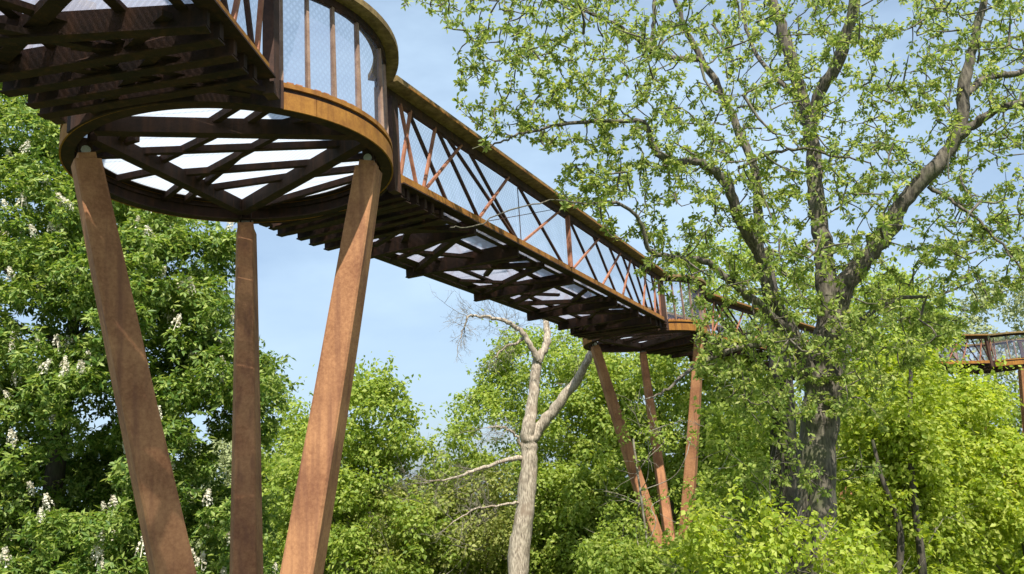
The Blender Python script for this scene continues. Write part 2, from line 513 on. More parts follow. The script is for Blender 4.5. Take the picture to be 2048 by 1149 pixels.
def leg_mesh(a, b, wa, wb, radial, mat, parent, nseg=10):
    """tapered folded-plate leg: four faces with chamfered corners, a slight bow, stepped head"""
    a = np.asarray(a, float); b = np.asarray(b, float)
    d = (b - a) / np.linalg.norm(b - a)
    rad = np.asarray(radial, float) - d * (np.asarray(radial, float) @ d)
    rad /= np.linalg.norm(rad)
    tan = np.cross(d, rad)
    prof = []
    ch = 0.14
    for sx, sy in ((-1, -1), (1, -1), (1, 1), (-1, 1)):
        wx = 1.0 if sy > 0 else 0.72          # broad outer face, narrower inner face
        c1 = (sx * wx, sy * (1 - ch)); c2 = (sx * wx * (1 - ch), sy * 1.0)
        prof += [c1, c2] if sx * sy > 0 else [c2, c1]
    V, F = [], []
    k = len(prof)
    for i in range(nseg + 1):
        t = i / nseg
        w = wa + (wb - wa) * (t ** 0.85)
        p = a + (b - a) * t + rad * (0.03 * math.sin(math.pi * t))
        for x, y in prof:
            V.append(p + tan * (x * w / 2) + rad * (y * w / 2))
    for i in range(nseg):
        for j in range(k):
            F.append((i * k + j, i * k + (j + 1) % k, (i + 1) * k + (j + 1) % k, (i + 1) * k + j))
    F.append(tuple(range(k - 1, -1, -1)))
    F.append(tuple(nseg * k + j for j in range(k)))
    return mesh_np('leg', V, F, mat, parent)

def pylon(idx, label, rot):
    c = NODES[idx] + np.array([0.16, 0.0])
    root = empty('steel_pylon', (c[0], c[1], 0), label, 'pylon', 'three-legged pylons under the platforms')
    zb = ZC - 3.9
    ws = 1.0 if idx == 1 else 0.88
    n0 = NODES[idx]
    for a0, r in zip(LEG_ANG, LEG_R):
        a = a0 + rot
        rad = np.array([math.cos(a), math.sin(a), 0.0])
        top = np.array([n0[0] + (r - 0.02) * rad[0], n0[1] + (r - 0.02) * rad[1], ZR - 0.10])
        low = np.array([c[0] + rad[0] * 0.05, c[1] + rad[1] * 0.05, zb])
        d = (low - top) / np.linalg.norm(low - top)
        lg = leg_mesh(top + d * 0.06, low, 0.31 * ws, 0.48 * ws, rad, M['leg'], root)
        # stepped cap, pin and clevis carrying the ring
        beam('leg_cap', top + d * 0.055, top - d * 0.02, 0.24, 0.20, M['leg'], lg, up=rad)
        tg = np.array([-rad[1], rad[0], 0])
        pv = top - d * 0.06
        V, F = [], []
        for s in (-0.11, 0.11):
            for k in range(10):
                q = 2 * math.pi * k / 10
                V.append(pv + tg * s + rad * (0.055 * math.cos(q)) + np.array([0, 0, 0.055 * math.sin(q)]))
        F = [(k, (k + 1) % 10, 10 + (k + 1) % 10, 10 + k) for k in range(10)] + [tuple(range(9, -1, -1)), tuple(range(10, 20))]
        mesh_np('pin', V, F, M['pin'], lg)
        for s in (-0.075, 0.075):
            beam('clevis_plate', pv + tg * s + (0, 0, -0.06), pv + tg * s + (0, 0, 0.16), 0.022, 0.15, M['dark'], lg, up=rad)
    # trunk column under the fork
    V, F = [], []
    k = 9
    zs = [zb + 0.75, zb + 0.3, zb - 0.4, zb - 2.0, zb * 0.4, 0.25, 0.0]
    rs = [0.22, 0.38, 0.44, 0.47, 0.52, 0.56, 0.75]
    for z, r in zip(zs, rs):
        for j in range(k):
            q = 2 * math.pi * j / k + rot
            V.append((c[0] + r * math.cos(q), c[1] + r * math.sin(q), z))
    for i in range(len(zs) - 1):
        for j in range(k):
            F.append((i * k + (j + 1) % k, i * k + j, (i + 1) * k + j, (i + 1) * k + (j + 1) % k))
    F.append(tuple(range(k))); F.append(tuple((len(zs) - 1) * k + j for j in range(k - 1, -1, -1)))
    mesh_np('column', V, F, M['leg'], root)
    return root

# diagonals of a side panel: (s_bottom, s_top, kind) measured from the ring centre along an 18.8 m span
DIAG = [(2.58, 2.20, 'm'), (2.12, 2.50, 'm'), (2.78, 3.26, 'm'), (3.62, 2.50, 't'), (2.82, 4.15, 'm'), (4.75, 3.42, 't'),
        (6.32, 3.72, 't'), (6.40, 4.55, 't'), (4.64, 6.06, 'm'), (6.49, 6.51, 'r'), (6.49, 8.66, 'm'), (4.85, 8.45, 'r'),
        (8.75, 6.58, 't'), (9.0, 9.08, 'p'), (11.05, 9.42, 't'), (9.2, 11.3, 'm'), (12.4, 11.0, 't'), (11.2, 13.0, 'm'),
        (13.9, 12.2, 't'), (12.8, 13.9, 'm'), (14.6, 13.3, 't'), (15.3, 14.3, 't'), (14.7, 15.4, 'm'), (15.9, 15.2, 't'),
        (15.9, 16.3, 'm'), (16.5, 16.1, 't'), (16.5, 16.7, 'm')]
CROSS = [1.98, 2.14, 2.33, 2.52, 2.78, 3.08, 3.46, 4.48, 6.27, 9.2, 12.25, 14.2, 15.3, 15.75, 16.05, 16.35, 16.6, 16.8]

def span(i, j, label):
    a, b = NODES[i], NODES[j]
    L = np.linalg.norm(b - a)
    u = (b - a) / L
    n = np.array([u[1], -u[0]])               # right-hand side walking away
    k = L / 18.84
    rng = np.random.default_rng(100 + i)
    root = empty('truss_span', (*(a + b) / 2, ZR), label, 'footbridge', 'truss spans of the walkway')
    def P(s, off, z):
        return np.array([*(a + u * s + n * off), z])
    s0, s1 = RR - 0.05, L - RR + 0.05
    zc0, zc1 = ZR + 0.20, ZR + 0.36
    for sd in (1, -1):
        off = sd * HALF
        beam('bottom_chord', P(s0, off, (zc0 + zc1) / 2), P(s1, off, (zc0 + zc1) / 2), 0.11, zc1 - zc0, M['fascia'], root)
        beam('chord_flange', P(s0, off + sd * 0.03, zc0 - 0.012), P(s1, off + sd * 0.03, zc0 - 0.012), 0.20, 0.022, M['dark'], root)
        beam('top_chord', P(s0 - 0.25, off, Z_RAIL0 - 0.075), P(s1 + 0.25, off, Z_RAIL0 - 0.075), 0.09, 0.148, M['tie'], root)
        rail = beam('handrail', P(s0 - 0.32, off + sd * 0.10, (Z_RAIL0 + Z_RAIL1) / 2 - 0.003), P(s1 + 0.32, off + sd * 0.10, (Z_RAIL0 + Z_RAIL1) / 2 - 0.003), 0.38, Z_RAIL1 - Z_RAIL0, M['rail'], root)
        beam('rail_lip', P(s0, off + sd * 0.293, Z_RAIL0 + 0.02), P(s1, off + sd * 0.293, Z_RAIL0 + 0.02), 0.012, 0.03, M['fascia'], rail)
        for sE in (RR - 0.16, L - RR + 0.16):
            beam('end_post', P(sE, off + sd * 0.03, ZR + 0.02), P(sE, off + sd * 0.03, Z_RAIL0 - 0.151), 0.17, 0.13, M['tie'], root, up=(n[0], n[1], 0))
        zt, zb_ = Z_RAIL0 - 0.15, zc1
        for q, (sb, st, kd) in enumerate(DIAG):
            if sd < 0:
                sb, st = 18.84 - sb, 18.84 - st
            sb, st = sb * k, st * k
            dy = {'m': 0.022, 't': -0.022, 'r': 0.0, 'p': 0.05}[kd] * sd + 0.0013 * (q % 7)
            w = {'m': 0.05, 't': 0.055, 'r': 0.014, 'p': 0.10}[kd]
            h = {'m': 0.04, 't': 0.04, 'r': 0.014, 'p': 0.06}[kd]
            nm = {'m': 'strut', 't': 'tie_bar', 'r': 'rod', 'p': 'post'}[kd]
            beam(nm, P(sb, off + dy, zb_ - 0.03), P(st, off + dy, zt + 0.03), h, w, M['member'] if kd in 'mp' else M['tie'],
                 root, up=(n[0], n[1], 0))
        edges = [s0 + 0.02] + [c * k for c in (3.3, 4.7, 6.5, 9.0, 11.2, 13.2, 15.0)] + [s1 - 0.02]
        for e0, e1 in zip(edges[:-1], edges[1:]):
            o2 = off - sd * 0.06
            V = [P(e0 + .01, o2, zc1 + 0.01), P(e1 - .01, o2, zc1 + 0.01), P(e1 - .01, o2, zt), P(e0 + .01, o2, zt)]
            mesh_np('mesh_panel', V, [(0, 1, 2, 3)], M['wire'], root)
    # cross beams, crowding towards the rings, hung below the chords and oversailing them
    cs = [c * k for c in CROSS]
    for q, s in enumerate(cs):
        if s < s0 or s > s1:
            continue
        dz = rng.uniform(-0.03, 0.03)
        dens = 1.0 if 3.6 < s < L - 3.6 else 0.85
        oL = HALF + rng.uniform(0.04, 0.14); oR = HALF + rng.uniform(0.0, 0.05)
        sk = rng.uniform(-0.14, 0.14)
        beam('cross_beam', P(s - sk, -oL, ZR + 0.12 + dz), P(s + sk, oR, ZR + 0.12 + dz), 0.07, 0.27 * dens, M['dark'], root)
        beam('beam_flange', P(s - sk, -oL, ZR - 0.022 + dz + 0.02 * (1 - dens)), P(s + sk, oR, ZR - 0.022 + dz + 0.02 * (1 - dens)), 0.13, 0.02, M['dark'], root)
    # plan bracing, triangulated
    z = ZR + 0.15
    main = [c * k for c in (3.08, 4.48, 6.27, 9.2, 12.25, 14.2, 15.75)]
    for q, (e0, e1) in enumerate(zip(main[:-1], main[1:])):
        m = 2 if e1 - e0 > 2.2 else 1
        for r in range(m):
            f0, f1 = e0 + (e1 - e0) * r / m, e0 + (e1 - e0) * (r + 1) / m
            sgn = 1 if (q + r) % 2 == 0 else -1
            beam('brace', P(f0, -sgn * 1.1, z), P(f1, sgn * 1.1, z), 0.15, 0.10, M['dark'], root)
            mid = (f0 + f1) / 2
            beam('brace', P(f0, sgn * 0.95, z + 0.012), P(f1, -sgn * 0.25, z + 0.012), 0.11, 0.06, M['dark'], root)
            beam('brace', P(mid, sgn * 1.1, z - 0.012), P(f1 if r else f0, -sgn * 1.1, z - 0.012), 0.12, 0.06, M['dark'], root)
    for e0, e1 in ((1.98, 4.3), (L - 4.6, L - 1.98)):       # fan of braces under the crowded ends
        for q in range(8):
            f0 = e0 + (e1 - e0) * rng.uniform(0, 0.7); f1 = min(e1, f0 + rng.uniform(0.5, 1.5))
            o0 = rng.uniform(-1.15, 1.15); o1 = o0 + rng.choice([-1, 1]) * rng.uniform(0.7, 1.6)
            o1 = np.clip(o1, -1.2, 1.2)
            beam('brace', P(f0, o0, ZR + 0.03 + 0.009 * q), P(f1, o1, ZR + 0.034 + 0.009 * q), 0.10, 0.06, M['dark'], root)
    for sd in (-1, 1):
        beam('edge_plate', P(s0, sd * 1.0, ZR + 0.19), P(s1, sd * 1.0, ZR + 0.19), 0.24 if sd < 0 else 0.10, 0.016, M['dark'], root)
    for off in (-0.55, 0.42):
        beam('stringer', P(s0, off, ZR + 0.235), P(s1, off, ZR + 0.235), 0.11, 0.05, M['dark'], root)
    edges = np.linspace(s0 + 0.01, s1 - 0.01, 13)
    for e0, e1 in zip(edges[:-1], edges[1:]):
        V = []
        for zz in (Z_DECK - 0.01, Z_DECK + 0.004):
            V += [P(e0 + .008, -HALF + .07, zz), P(e1 - .008, -HALF + .07, zz), P(e1 - .008, HALF - .07, zz), P(e0 + .008, HALF - .07, zz)]
        mesh_np('deck_panel', V, BOX, M['grating'], root)
    return root

span(0, 1, 'rusty truss span coming in overhead at the upper left corner')
node_platform(1, 'large round rusty platform nearest the viewer, its lattice underside showing white deck', 0.0, True)
pylon(1, 'tall three-legged rust-brown steel pylon under the nearest round platform', 0.0)
span(1, 2, 'long rusty truss span sloping away between the two nearest round platforms')
node_platform(2, 'round rusty platform at the far end of the long truss, half behind leaves', -0.36, True)
pylon(2, 'three-legged rusty pylon among leaves right of the bleached bare tree', -0.36)
span(2, 3, 'truss span passing behind the big spreading tree trunk')
node_platform(3, 'round platform mostly hidden behind the big spreading tree trunk', 0.6, False)
pylon(3, 'distant pylon hidden by foliage behind the big spreading tree', 0.6)
span(3, 4, 'far truss span emerging from leaves towards the right edge')
node_platform(4, 'far round platform with rusty railings at the right edge of the picture', -1.36, False)
pylon(4, 'distant rusty pylon standing at the right edge above yellow-green bushes', -1.36)
span(4, 5, 'far truss span running out of the picture at the right edge')

#@@TREES@@
# ================================================================== vegetation
class Tubes:
    def __init__(self, sides=7, rough=0.0):
        self.rough = rough; self.rg = np.random.default_rng(9)
        self.V, self.F, self.n, self.k = [], [], 0, sides
    def add(self, pts, rad):
        pts = np.asarray(pts, float)
        m, k = len(pts), self.k
        d = np.gradient(pts, axis=0)
        d /= np.linalg.norm(d, axis=1)[:, None] + 1e-9
        ref = np.array([0.31, 0.95, 0.05]) if abs(d[:, 2]).mean() > 0.5 else np.array([0.1, 0.05, 0.99])
        s = np.cross(d, ref); s /= np.linalg.norm(s, axis=1)[:, None] + 1e-9
        t = np.cross(s, d)
        q = np.arange(k) * 2 * math.pi / k
        R = np.asarray(rad, float)[:, None, None]
        if self.rough:                        # knots and fluting
            w_ = self.rg.normal(size=(m, k, 1))
            w_ = w_ + np.roll(w_, 1, 1) * 0.5 + np.vstack([w_[:1], w_[:-1]]) * 0.8
            R = R * (1 + self.rough * w_)
        ring = pts[:, None, :] + R * (np.cos(q)[None, :, None] * s[:, None, :] + np.sin(q)[None, :, None] * t[:, None, :])
        self.V.append(ring.reshape(-1, 3))
        i = np.arange(m - 1)[:, None] * k + np.arange(k)[None, :]
        i2 = np.arange(m - 1)[:, None] * k + ((np.arange(k) + 1) % k)[None, :]
        self.F.append((np.stack([i, i2, i2 + k, i + k], -1).reshape(-1, 4)) + self.n)
        self.n += m * k
    def build(self, name, mat, parent, kind=None, smooth=True):
        if not self.V: return None
        return mesh_np(name, np.concatenate(self.V), np.concatenate(self.F), mat, parent, smooth=smooth, kind=kind)

def smooth_path(P, n=6):
    """Catmull-Rom through the rows of P (last columns may be radii)"""
    P = np.asarray(P, float)
    Q = np.vstack([2 * P[0] - P[1], P, 2 * P[-1] - P[-2]])
    out = []
    for i in range(1, len(Q) - 2):
        p0, p1, p2, p3 = Q[i - 1], Q[i], Q[i + 1], Q[i + 2]
        for t in np.arange(n) / n:
            out.append(0.5 * (2 * p1 + (p2 - p0) * t + (2 * p0 - 5 * p1 + 4 * p2 - p3) * t * t + (3 * p1 - p0 - 3 * p2 + p3) * t ** 3))
    out.append(P[-1])
    return np.array(out)

def unit(v):
    return v / (np.linalg.norm(v, axis=-1, keepdims=True) + 1e-9)

def rand_dirs(n, rng):
    return unit(rng.normal(size=(n, 3)))

def leaves_arrays(base, direc, normal, length, width, curl=0.12, fancy=False):
    """one folded leaf per row -> vertices, triangles"""
    n = len(base)
    direc = unit(direc)
    side = unit(np.cross(direc, normal))
    nrm = np.cross(side, direc)
    L = length[:, None]; W = width[:, None]
    droop = nrm * (-curl) * L
    if not fancy:
        V = np.stack([base, base + direc * L * 0.48 + side * W * 0.5 + nrm * W * 0.12, base + direc * L + droop,
                      base + direc * L * 0.48 - side * W * 0.5 + nrm * W * 0.12], 1).reshape(-1, 3)
        o = np.arange(n)[:, None] * 4
        F = np.concatenate([o + np.array([[0, 2, 1]]), o + np.array([[0, 3, 2]])], 0)
        F = F.reshape(2, n, 3).transpose(1, 0, 2).reshape(-1, 3)
        return V, F
    V = np.stack([base, base + direc * L * 0.30 + side * W * 0.36 + nrm * W * 0.10, base + direc * L * 0.62 + side * W * 0.5 + nrm * W * 0.10 + droop * 0.3,
                  base + direc * L + droop, base + direc * L * 0.62 - side * W * 0.5 + nrm * W * 0.10 + droop * 0.3,
                  base + direc * L * 0.30 - side * W * 0.36 + nrm * W * 0.10, base + direc * L * 0.6 + droop * 0.3], 1).reshape(-1, 3)
    o = np.arange(n)[:, None] * 7
    tri = np.array([[0, 6, 1], [1, 6, 2], [2, 6, 3], [3, 6, 4], [4, 6, 5], [5, 6, 0]])
    F = (o[:, None, :] + tri[None]).reshape(-1, 3)
    return V, F

def spray_arrays(pos, axis, rng, nl=5, L=0.11, W=0.05, spread=0.9, droop=0.35, fancy=False):
    """palmate / whorled sprays: nl leaflets from each point, fanning round an axis"""
    n = len(pos)
    axis = unit(axis)
    s = unit(np.cross(axis, rand_dirs(n, rng)))
    t = np.cross(axis, s)
    B, D, Nn, LL, WW = [], [], [], [], []
    for k in range(nl):
        q = 2 * math.pi * k / nl + rng.uniform(-0.8, 0.8, n)
        rad = np.cos(q)[:, None] * s + np.sin(q)[:, None] * t
        sp = spread * rng.uniform(0.8, 1.2, n)[:, None]
        d = unit(axis * (1 - 0.55 * sp) + rad * sp + np.array([0, 0, -droop]) * rng.uniform(0.4, 1.4, n)[:, None])
        B.append(pos + d * 0.012); D.append(d)
        Nn.append(unit(axis + np.array([0, 0, 0.5]) + 0.45 * rng.normal(size=(n, 3))))
        LL.append(L * rng.uniform(0.5, 1.3, n)); WW.append(W * rng.uniform(0.75, 1.25, n))
    cat = lambda a: np.stack(a, 1).reshape(-1, *a[0].shape[1:])
    return leaves_arrays(cat(B), cat(D), cat(Nn), cat(LL), cat(WW), fancy=fancy)

def in_poly(poly, X, Y):
    poly = np.asarray(poly, float)
    c = np.zeros(len(X), bool)
    j = len(poly) - 1
    for i in range(len(poly)):
        xi, yi = poly[i]; xj, yj = poly[j]
        cond = ((yi > Y) != (yj > Y)) & (X < (xj - xi) * (Y - yi) / (yj - yi + 1e-12) + xi)
        c ^= cond
        j = i
    return c

def edge_dist(poly, X, Y):
    poly = np.asarray(poly, float)
    best = np.full(len(X), 1e9)
    for i in range(len(poly)):
        a, b = poly[i], poly[(i + 1) % len(poly)]
        ab = b - a
        t = np.clip(((X - a[0]) * ab[0] + (Y - a[1]) * ab[1]) / (ab @ ab + 1e-9), 0, 1)
        best = np.minimum(best, np.hypot(X - a[0] - t * ab[0], Y - a[1] - t * ab[1]))
    return best

def sample_crown(poly, depth, thick, n, rng, lo_y=None, lo_keep=0.35):
    """points filling a rounded crown whose outline, seen from the landing, is poly; thickness goes with the distance to the outline"""
    poly = np.asarray(poly, float)
    x0, y0 = poly.min(0); x1, y1 = poly.max(0)
    out = np.zeros((0, 3))
    while len(out) < n:
        X = rng.uniform(x0, x1, n * 2); Y = rng.uniform(y0, y1, n * 2)
        k = in_poly(poly, X, Y)
        if lo_y is not None:
            k &= (Y < lo_y) | (rng.uniform(size=len(Y)) < lo_keep)
        X, Y = X[k], Y[k]
        e = edge_dist(poly, X, Y) * depth / FPX
        half = np.minimum(thick, np.sqrt(np.maximum(0.02, e * (2 * thick - np.minimum(e, thick)))))
        dz = rng.uniform(-1, 1, len(X)) * half
        pts = np.array([at_y(a, b, depth + c) for a, b, c in zip(X, Y, dz)])
        out = np.vstack([out, pts]) if len(pts) else out
    return out[:n]

def limbs(root, pts, base, top, r0, mat, rng, n_limb=9, name='trunk'):
    """tapered trunk with limbs that reach for clump centres"""
    base = np.asarray(base, float); top = np.asarray(top, float)
    T = []
    for t in np.linspace(0, 1, 8):
        p = base + (top - base) * t
        w = 0.25 * math.sin(t * 3.1) * r0 * 3
        T.append([p[0] + w * math.sin(5 * t + base[0]), p[1] + w * math.cos(4 * t), p[2], r0 * (1.25 - 1.1 * t) if t > 0.05 else r0 * 1.5])
    T = smooth_path(T, 4)
    tb = Tubes(8); tb.add(T[:, :3], np.maximum(T[:, 3], 0.03))
    tb.build('trunk', mat, root)
    idx = rng.permutation(len(pts))[:n_limb]
    for i in idx:
        g_ = pts[i]
        z = np.clip(g_[2] - 0.5 * np.linalg.norm(g_[:2] - base[:2]) - 0.8, base[2] + 0.25 * (top[2] - base[2]), top[2] - 0.3)
        j = np.argmin(np.abs(T[:, 2] - z))
        a = T[j, :3]
        rr = T[j, 3] * 0.5
        m1 = a + (g_ - a) * 0.35 + np.array([0, 0, -0.06 * np.linalg.norm(g_ - a)]) + rng.normal(size=3) * 0.15
        m2 = a + (g_ - a) * 0.7 + rng.normal(size=3) * 0.15
        Q = smooth_path([[*a, rr], [*m1, rr * 0.75], [*m2, rr * 0.45], [*g_, 0.015]], 4)
        b = Tubes(6); b.add(Q[:, :3], np.maximum(Q[:, 3], 0.012))
        b.build('limb', mat, root)

def twig_fan(tb, p, d, L, r, lev, rng, up=0.12):
    q = [p]
    dd = d
    for k in range(4):
        dd = unit(dd + 0.16 * rng.normal(size=3) + np.array([0, 0, up * 0.3]))
        q.append(q[-1] + dd * L / 4)
    tb.add(q, np.linspace(r, max(0.0025, r * 0.45), 5))
    if lev <= 0: return
    for k in range(rng.integers(3, 6)):
        t = rng.uniform(0.25, 1.0) * 4
        i = min(3, int(t)); s0 = q[i] + (q[i + 1] - q[i]) * (t - i)
        nd = unit(unit(q[i + 1] - q[i]) + 0.75 * rng.normal(size=3))
        twig_fan(tb, s0, nd, L * rng.uniform(0.4, 0.65), max(0.0028, r * 0.55), lev - 1, rng, up)

def broadleaf(name, label, cat, poly, depth, thick, mat, n_clump, per_clump, leaf, clump_r, seed, bark_m='bark_dark', group=None,
              twigs=0, lo_y=1180, trunk_r=0.16, palm=0, flat=0.62, stems=()):
    rng = np.random.default_rng(seed)
    C = sample_crown(poly, depth, thick, n_clump, rng, lo_y=lo_y)
    p = np.asarray(poly, float)
    cx = 0.5 * (p[:, 0].min() + p[:, 0].max())
    foot = at_y(cx, 1000, depth); foot[2] = 0.0
    topz = np.percentile(C[:, 2], 85)
    root = empty(name, foot, label, cat, group)
    limbs(root, C, foot, (foot[0] + rng.uniform(-.4, .4), foot[1] + rng.uniform(-.3, .3), topz), trunk_r, M[bark_m], rng)
    for st in stems:                          # stems that show through the leaves
        Q = smooth_path([[*at_y(x, y, dp), 0.5 * w * dp / FPX] for x, y, w, dp in st], 5)
        tb = Tubes(7); tb.add(Q[:, :3], Q[:, 3]); tb.build('stem', M[bark_m], root)
    rad = clump_r * rng.uniform(0.6, 1.35, n_clump)
    per = np.maximum(4, (per_clump * (rad / clump_r) ** 2 * rng.uniform(0.7, 1.2, n_clump)).astype(int))
    idx = np.repeat(np.arange(n_clump), per)
    n = len(idx)
    d = rand_dirs(n, rng)
    rr = rad[idx] * (0.55 + 0.6 * rng.uniform(size=n) ** 0.6)
    off = d * rr[:, None] * np.array([1, 1, flat])
    pos = C[idx] + off
    keep = pos[:, 2] > 0.3
    pos, d = pos[keep], d[keep]
    n = len(pos)
    ax = unit(d * 0.7 + np.array([0, 0, 0.55]) + 0.5 * rng.normal(size=(n, 3)))
    # loose leading shoots that break the outline
    ns = int(n_clump * 1.3)
    ci = rng.integers(0, n_clump, ns)
    mid = C.mean(0)
    sd_ = unit(unit(C[ci] - mid) * np.array([1, 1, 0.6]) * 0.8 + np.array([0, 0, 0.45]) + 0.45 * rng.normal(size=(ns, 3)))
    sl = rad[ci] * rng.uniform(1.2, 2.6, ns)
    per_s = 7 if palm else 16
    tt = rng.uniform(0.3, 1.0, (ns, per_s))
    sp_ = C[ci][:, None, :] + sd_[:, None, :] * (sl[:, None] * tt)[..., None] + rng.normal(size=(ns, per_s, 3)) * leaf * 0.55
    sp_ = sp_.reshape(-1, 3)
    sp_ = sp_[sp_[:, 2] > 0.3]
    d = np.concatenate([d, rand_dirs(len(sp_), rng)])
    ax = np.concatenate([ax, unit(np.array([0, 0, 0.7]) + 0.6 * rng.normal(size=(len(sp_), 3)))])
    pos = np.concatenate([pos, sp_]); n = len(pos)
    if palm:
        V, F = spray_arrays(pos, ax, rng, nl=palm, L=leaf, W=leaf * 0.42, spread=0.95, droop=0.45)
    else:
        ln = leaf * rng.uniform(0.6, 1.3, n)
        V, F = leaves_arrays(pos, unit(np.cross(ax, rand_dirs(n, rng)) + 0.3 * d + np.array([0, 0, -0.25])), ax, ln, ln * 0.62)
    mesh_np('leaves', V, F, M[mat], root, kind='stuff')
    if twigs:
        tb = Tubes(3)
        for i in range(twigs):
            c = C[rng.integers(n_clump)]
            dr = unit(rng.normal(size=3) * np.array([1, 0.6, 0.55]) + np.array([0, -0.2, 0.35]))
            twig_fan(tb, c, dr, rng.uniform(0.9, 2.0) * min(1.0, depth / 28.0), 0.014 * min(1.0, depth / 24.0), 1, rng)
        tb.build('twigs', M['twig'], root, kind='stuff', smooth=False)
    return root, C, rad, rng

# ---- far belt of woodland closing the view
rng = np.random.default_rng(5)
pos, axs = [], []
for k in range(150):
    a = rng.uniform(-0.95, 0.95); r = rng.uniform(75, 120)
    h = rng.uniform(10.5, 14.5)
    c = np.array([r * math.sin(a), r * math.cos(a), 0])
    m = 420
    d = rand_dirs(m, rng)
    cl = c + np.array([0, 0, h * 0.55]) + d * np.array([3.6, 3.6, h * 0.47]) * (0.8 + 0.3 * rng.uniform(size=m))[:, None]
    pos.append(cl); axs.append(unit(d + np.array([0, 0, 0.6]) + 0.5 * rng.normal(size=(m, 3))))
pos = np.concatenate(pos); axs = np.concatenate(axs)
ln = rng.uniform(0.5, 1.1, len(pos))
V, F = leaves_arrays(pos, np.cross(axs, rand_dirs(len(pos), rng)), axs, ln, ln * 0.8)
o = mesh_np('far_wood', V, F, M['leaf_mid'], None)
tag(o, 'far belt of green woodland behind the nearer trees', 'woodland', None, 'stuff')

# ---- middle-distance trees and bushes
broadleaf('broadleaf_tree', 'light green bushy tree showing between the near pylon legs and the sky gap', 'tree',
          [(600, 900), (640, 840), (685, 775), (740, 748), (795, 785), (825, 850), (875, 905), (915, 965), (930, 1320), (560, 1320), (545, 1000)],
          34, 2.6, 'leaf_fresh', 240, 170, 0.20, 0.62, 11, group='trees in the middle distance')
broadleaf('broadleaf_tree', 'pale green tree low behind the middle leg of the near pylon', 'tree',
          [(500, 880), (545, 815), (600, 800), (650, 860), (670, 1000), (670, 1320), (470, 1320)],
          38, 2.2, 'leaf_fresh', 150, 170, 0.20, 0.62, 12, group='trees in the middle distance')
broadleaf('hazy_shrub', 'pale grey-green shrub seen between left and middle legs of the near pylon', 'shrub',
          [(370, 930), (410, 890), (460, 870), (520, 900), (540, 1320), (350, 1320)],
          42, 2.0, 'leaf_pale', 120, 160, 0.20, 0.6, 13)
broadleaf('twiggy_thicket', 'olive twiggy thicket left of the bleached bare trunk', 'shrub',
          [(640, 1080), (720, 1000), (800, 985), (850, 930), (930, 960), (1000, 940), (1050, 1010), (1080, 1320), (630, 1320)],
          34, 2.0, 'leaf_olive', 150, 105, 0.17, 0.6, 14, bark_m='twig', twigs=260)
broadleaf('broadleaf_tree', 'rounded green tree rising behind the bleached bare trunk', 'tree',
          [(880, 900), (905, 845), (950, 790), (985, 735), (1005, 690), (1060, 662), (1130, 655), (1190, 690), (1250, 770), (1300, 900), (1310, 1320), (900, 1320)],
          37, 3.2, 'leaf_fresh', 380, 170, 0.19, 0.62, 15, group='trees in the middle distance', twigs=60)
broadleaf('broadleaf_tree', 'bright green tree behind the second pylon legs', 'tree',
          [(1190, 760), (1230, 715), (1330, 690), (1420, 670), (1500, 690), (1540, 800), (1550, 1320), (1160, 1320)],
          35, 2.8, 'leaf_fresh', 330, 170, 0.20, 0.62, 16, group='trees in the middle distance')
broadleaf('broadleaf_tree', 'tall green tree behind the forked trunk of the spreading tree', 'tree',
          [(1330, 640), (1360, 540), (1420, 470), (1480, 455), (1530, 540), (1600, 560), (1690, 545), (1750, 510), (1830, 520), (1880, 600), (1900, 760), (1900, 1320), (1340, 1320)],
          52, 3.5, 'leaf_fresh', 300, 170, 0.27, 0.95, 17, group='trees in the middle distance')
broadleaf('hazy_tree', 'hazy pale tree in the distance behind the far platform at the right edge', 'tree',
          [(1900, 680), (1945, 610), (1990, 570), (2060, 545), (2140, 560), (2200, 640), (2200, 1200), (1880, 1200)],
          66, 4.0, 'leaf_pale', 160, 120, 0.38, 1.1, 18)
broadleaf('broadleaf_tree', 'dark green tree below the far platform at the right edge', 'tree',
          [(1900, 800), (1960, 765), (2060, 760), (2160, 780), (2200, 1250), (1880, 1250)],
          54, 2.5, 'leaf_mid', 120, 130, 0.30, 0.9, 19, group='trees in the middle distance')
broadleaf('leafy_bush', 'yellow-green leafy bush filling the lower right corner', 'bush',
          [(1860, 830), (1885, 790), (1935, 762), (1985, 780), (2010, 860), (2060, 890), (2200, 900), (2250, 1350), (1800, 1350), (1820, 950)],
          23, 2.0, 'leaf_yellow', 260, 130, 0.15, 0.46, 20, group='bushes at the lower right', twigs=8)
broadleaf('leafy_bush', 'bright yellow-green sapling bush right of the spreading tree trunk', 'bush',
          [(1710, 800), (1735, 740), (1790, 715), (1840, 725), (1880, 790), (1900, 880), (1900, 1350), (1700, 1350), (1690, 920)],
          21, 1.8, 'leaf_yellow', 250, 130, 0.14, 0.42, 21, group='bushes at the lower right', twigs=16,
          stems=[[(1850, 1350, 20, 19.6), (1846, 1149, 16, 19.6), (1828, 1000, 13, 19.6), (1818, 860, 11, 19.6), (1822, 760, 8, 19.7), (1815, 700, 5, 19.8)],
                 [(1770, 1350, 18, 19.5), (1800, 1120, 14, 19.5), (1795, 1040, 12, 19.5), (1765, 960, 9, 19.5), (1745, 880, 6, 19.6)],
                 [(1725, 1300, 10, 19.4), (1715, 1160, 9, 19.4), (1690, 1090, 7, 19.4), (1675, 1060, 5, 19.4)]])
broadleaf('understorey_tree', 'green understorey tree in front of the foot of the spreading tree', 'tree',
          [(1390, 1060), (1440, 1010), (1500, 990), (1560, 1030), (1620, 1070), (1690, 1020), (1740, 1070), (1750, 1350), (1370, 1350)],
          12.6, 1.1, 'leaf_yellow', 95, 56, 0.10, 0.24, 22, twigs=30, trunk_r=0.05)
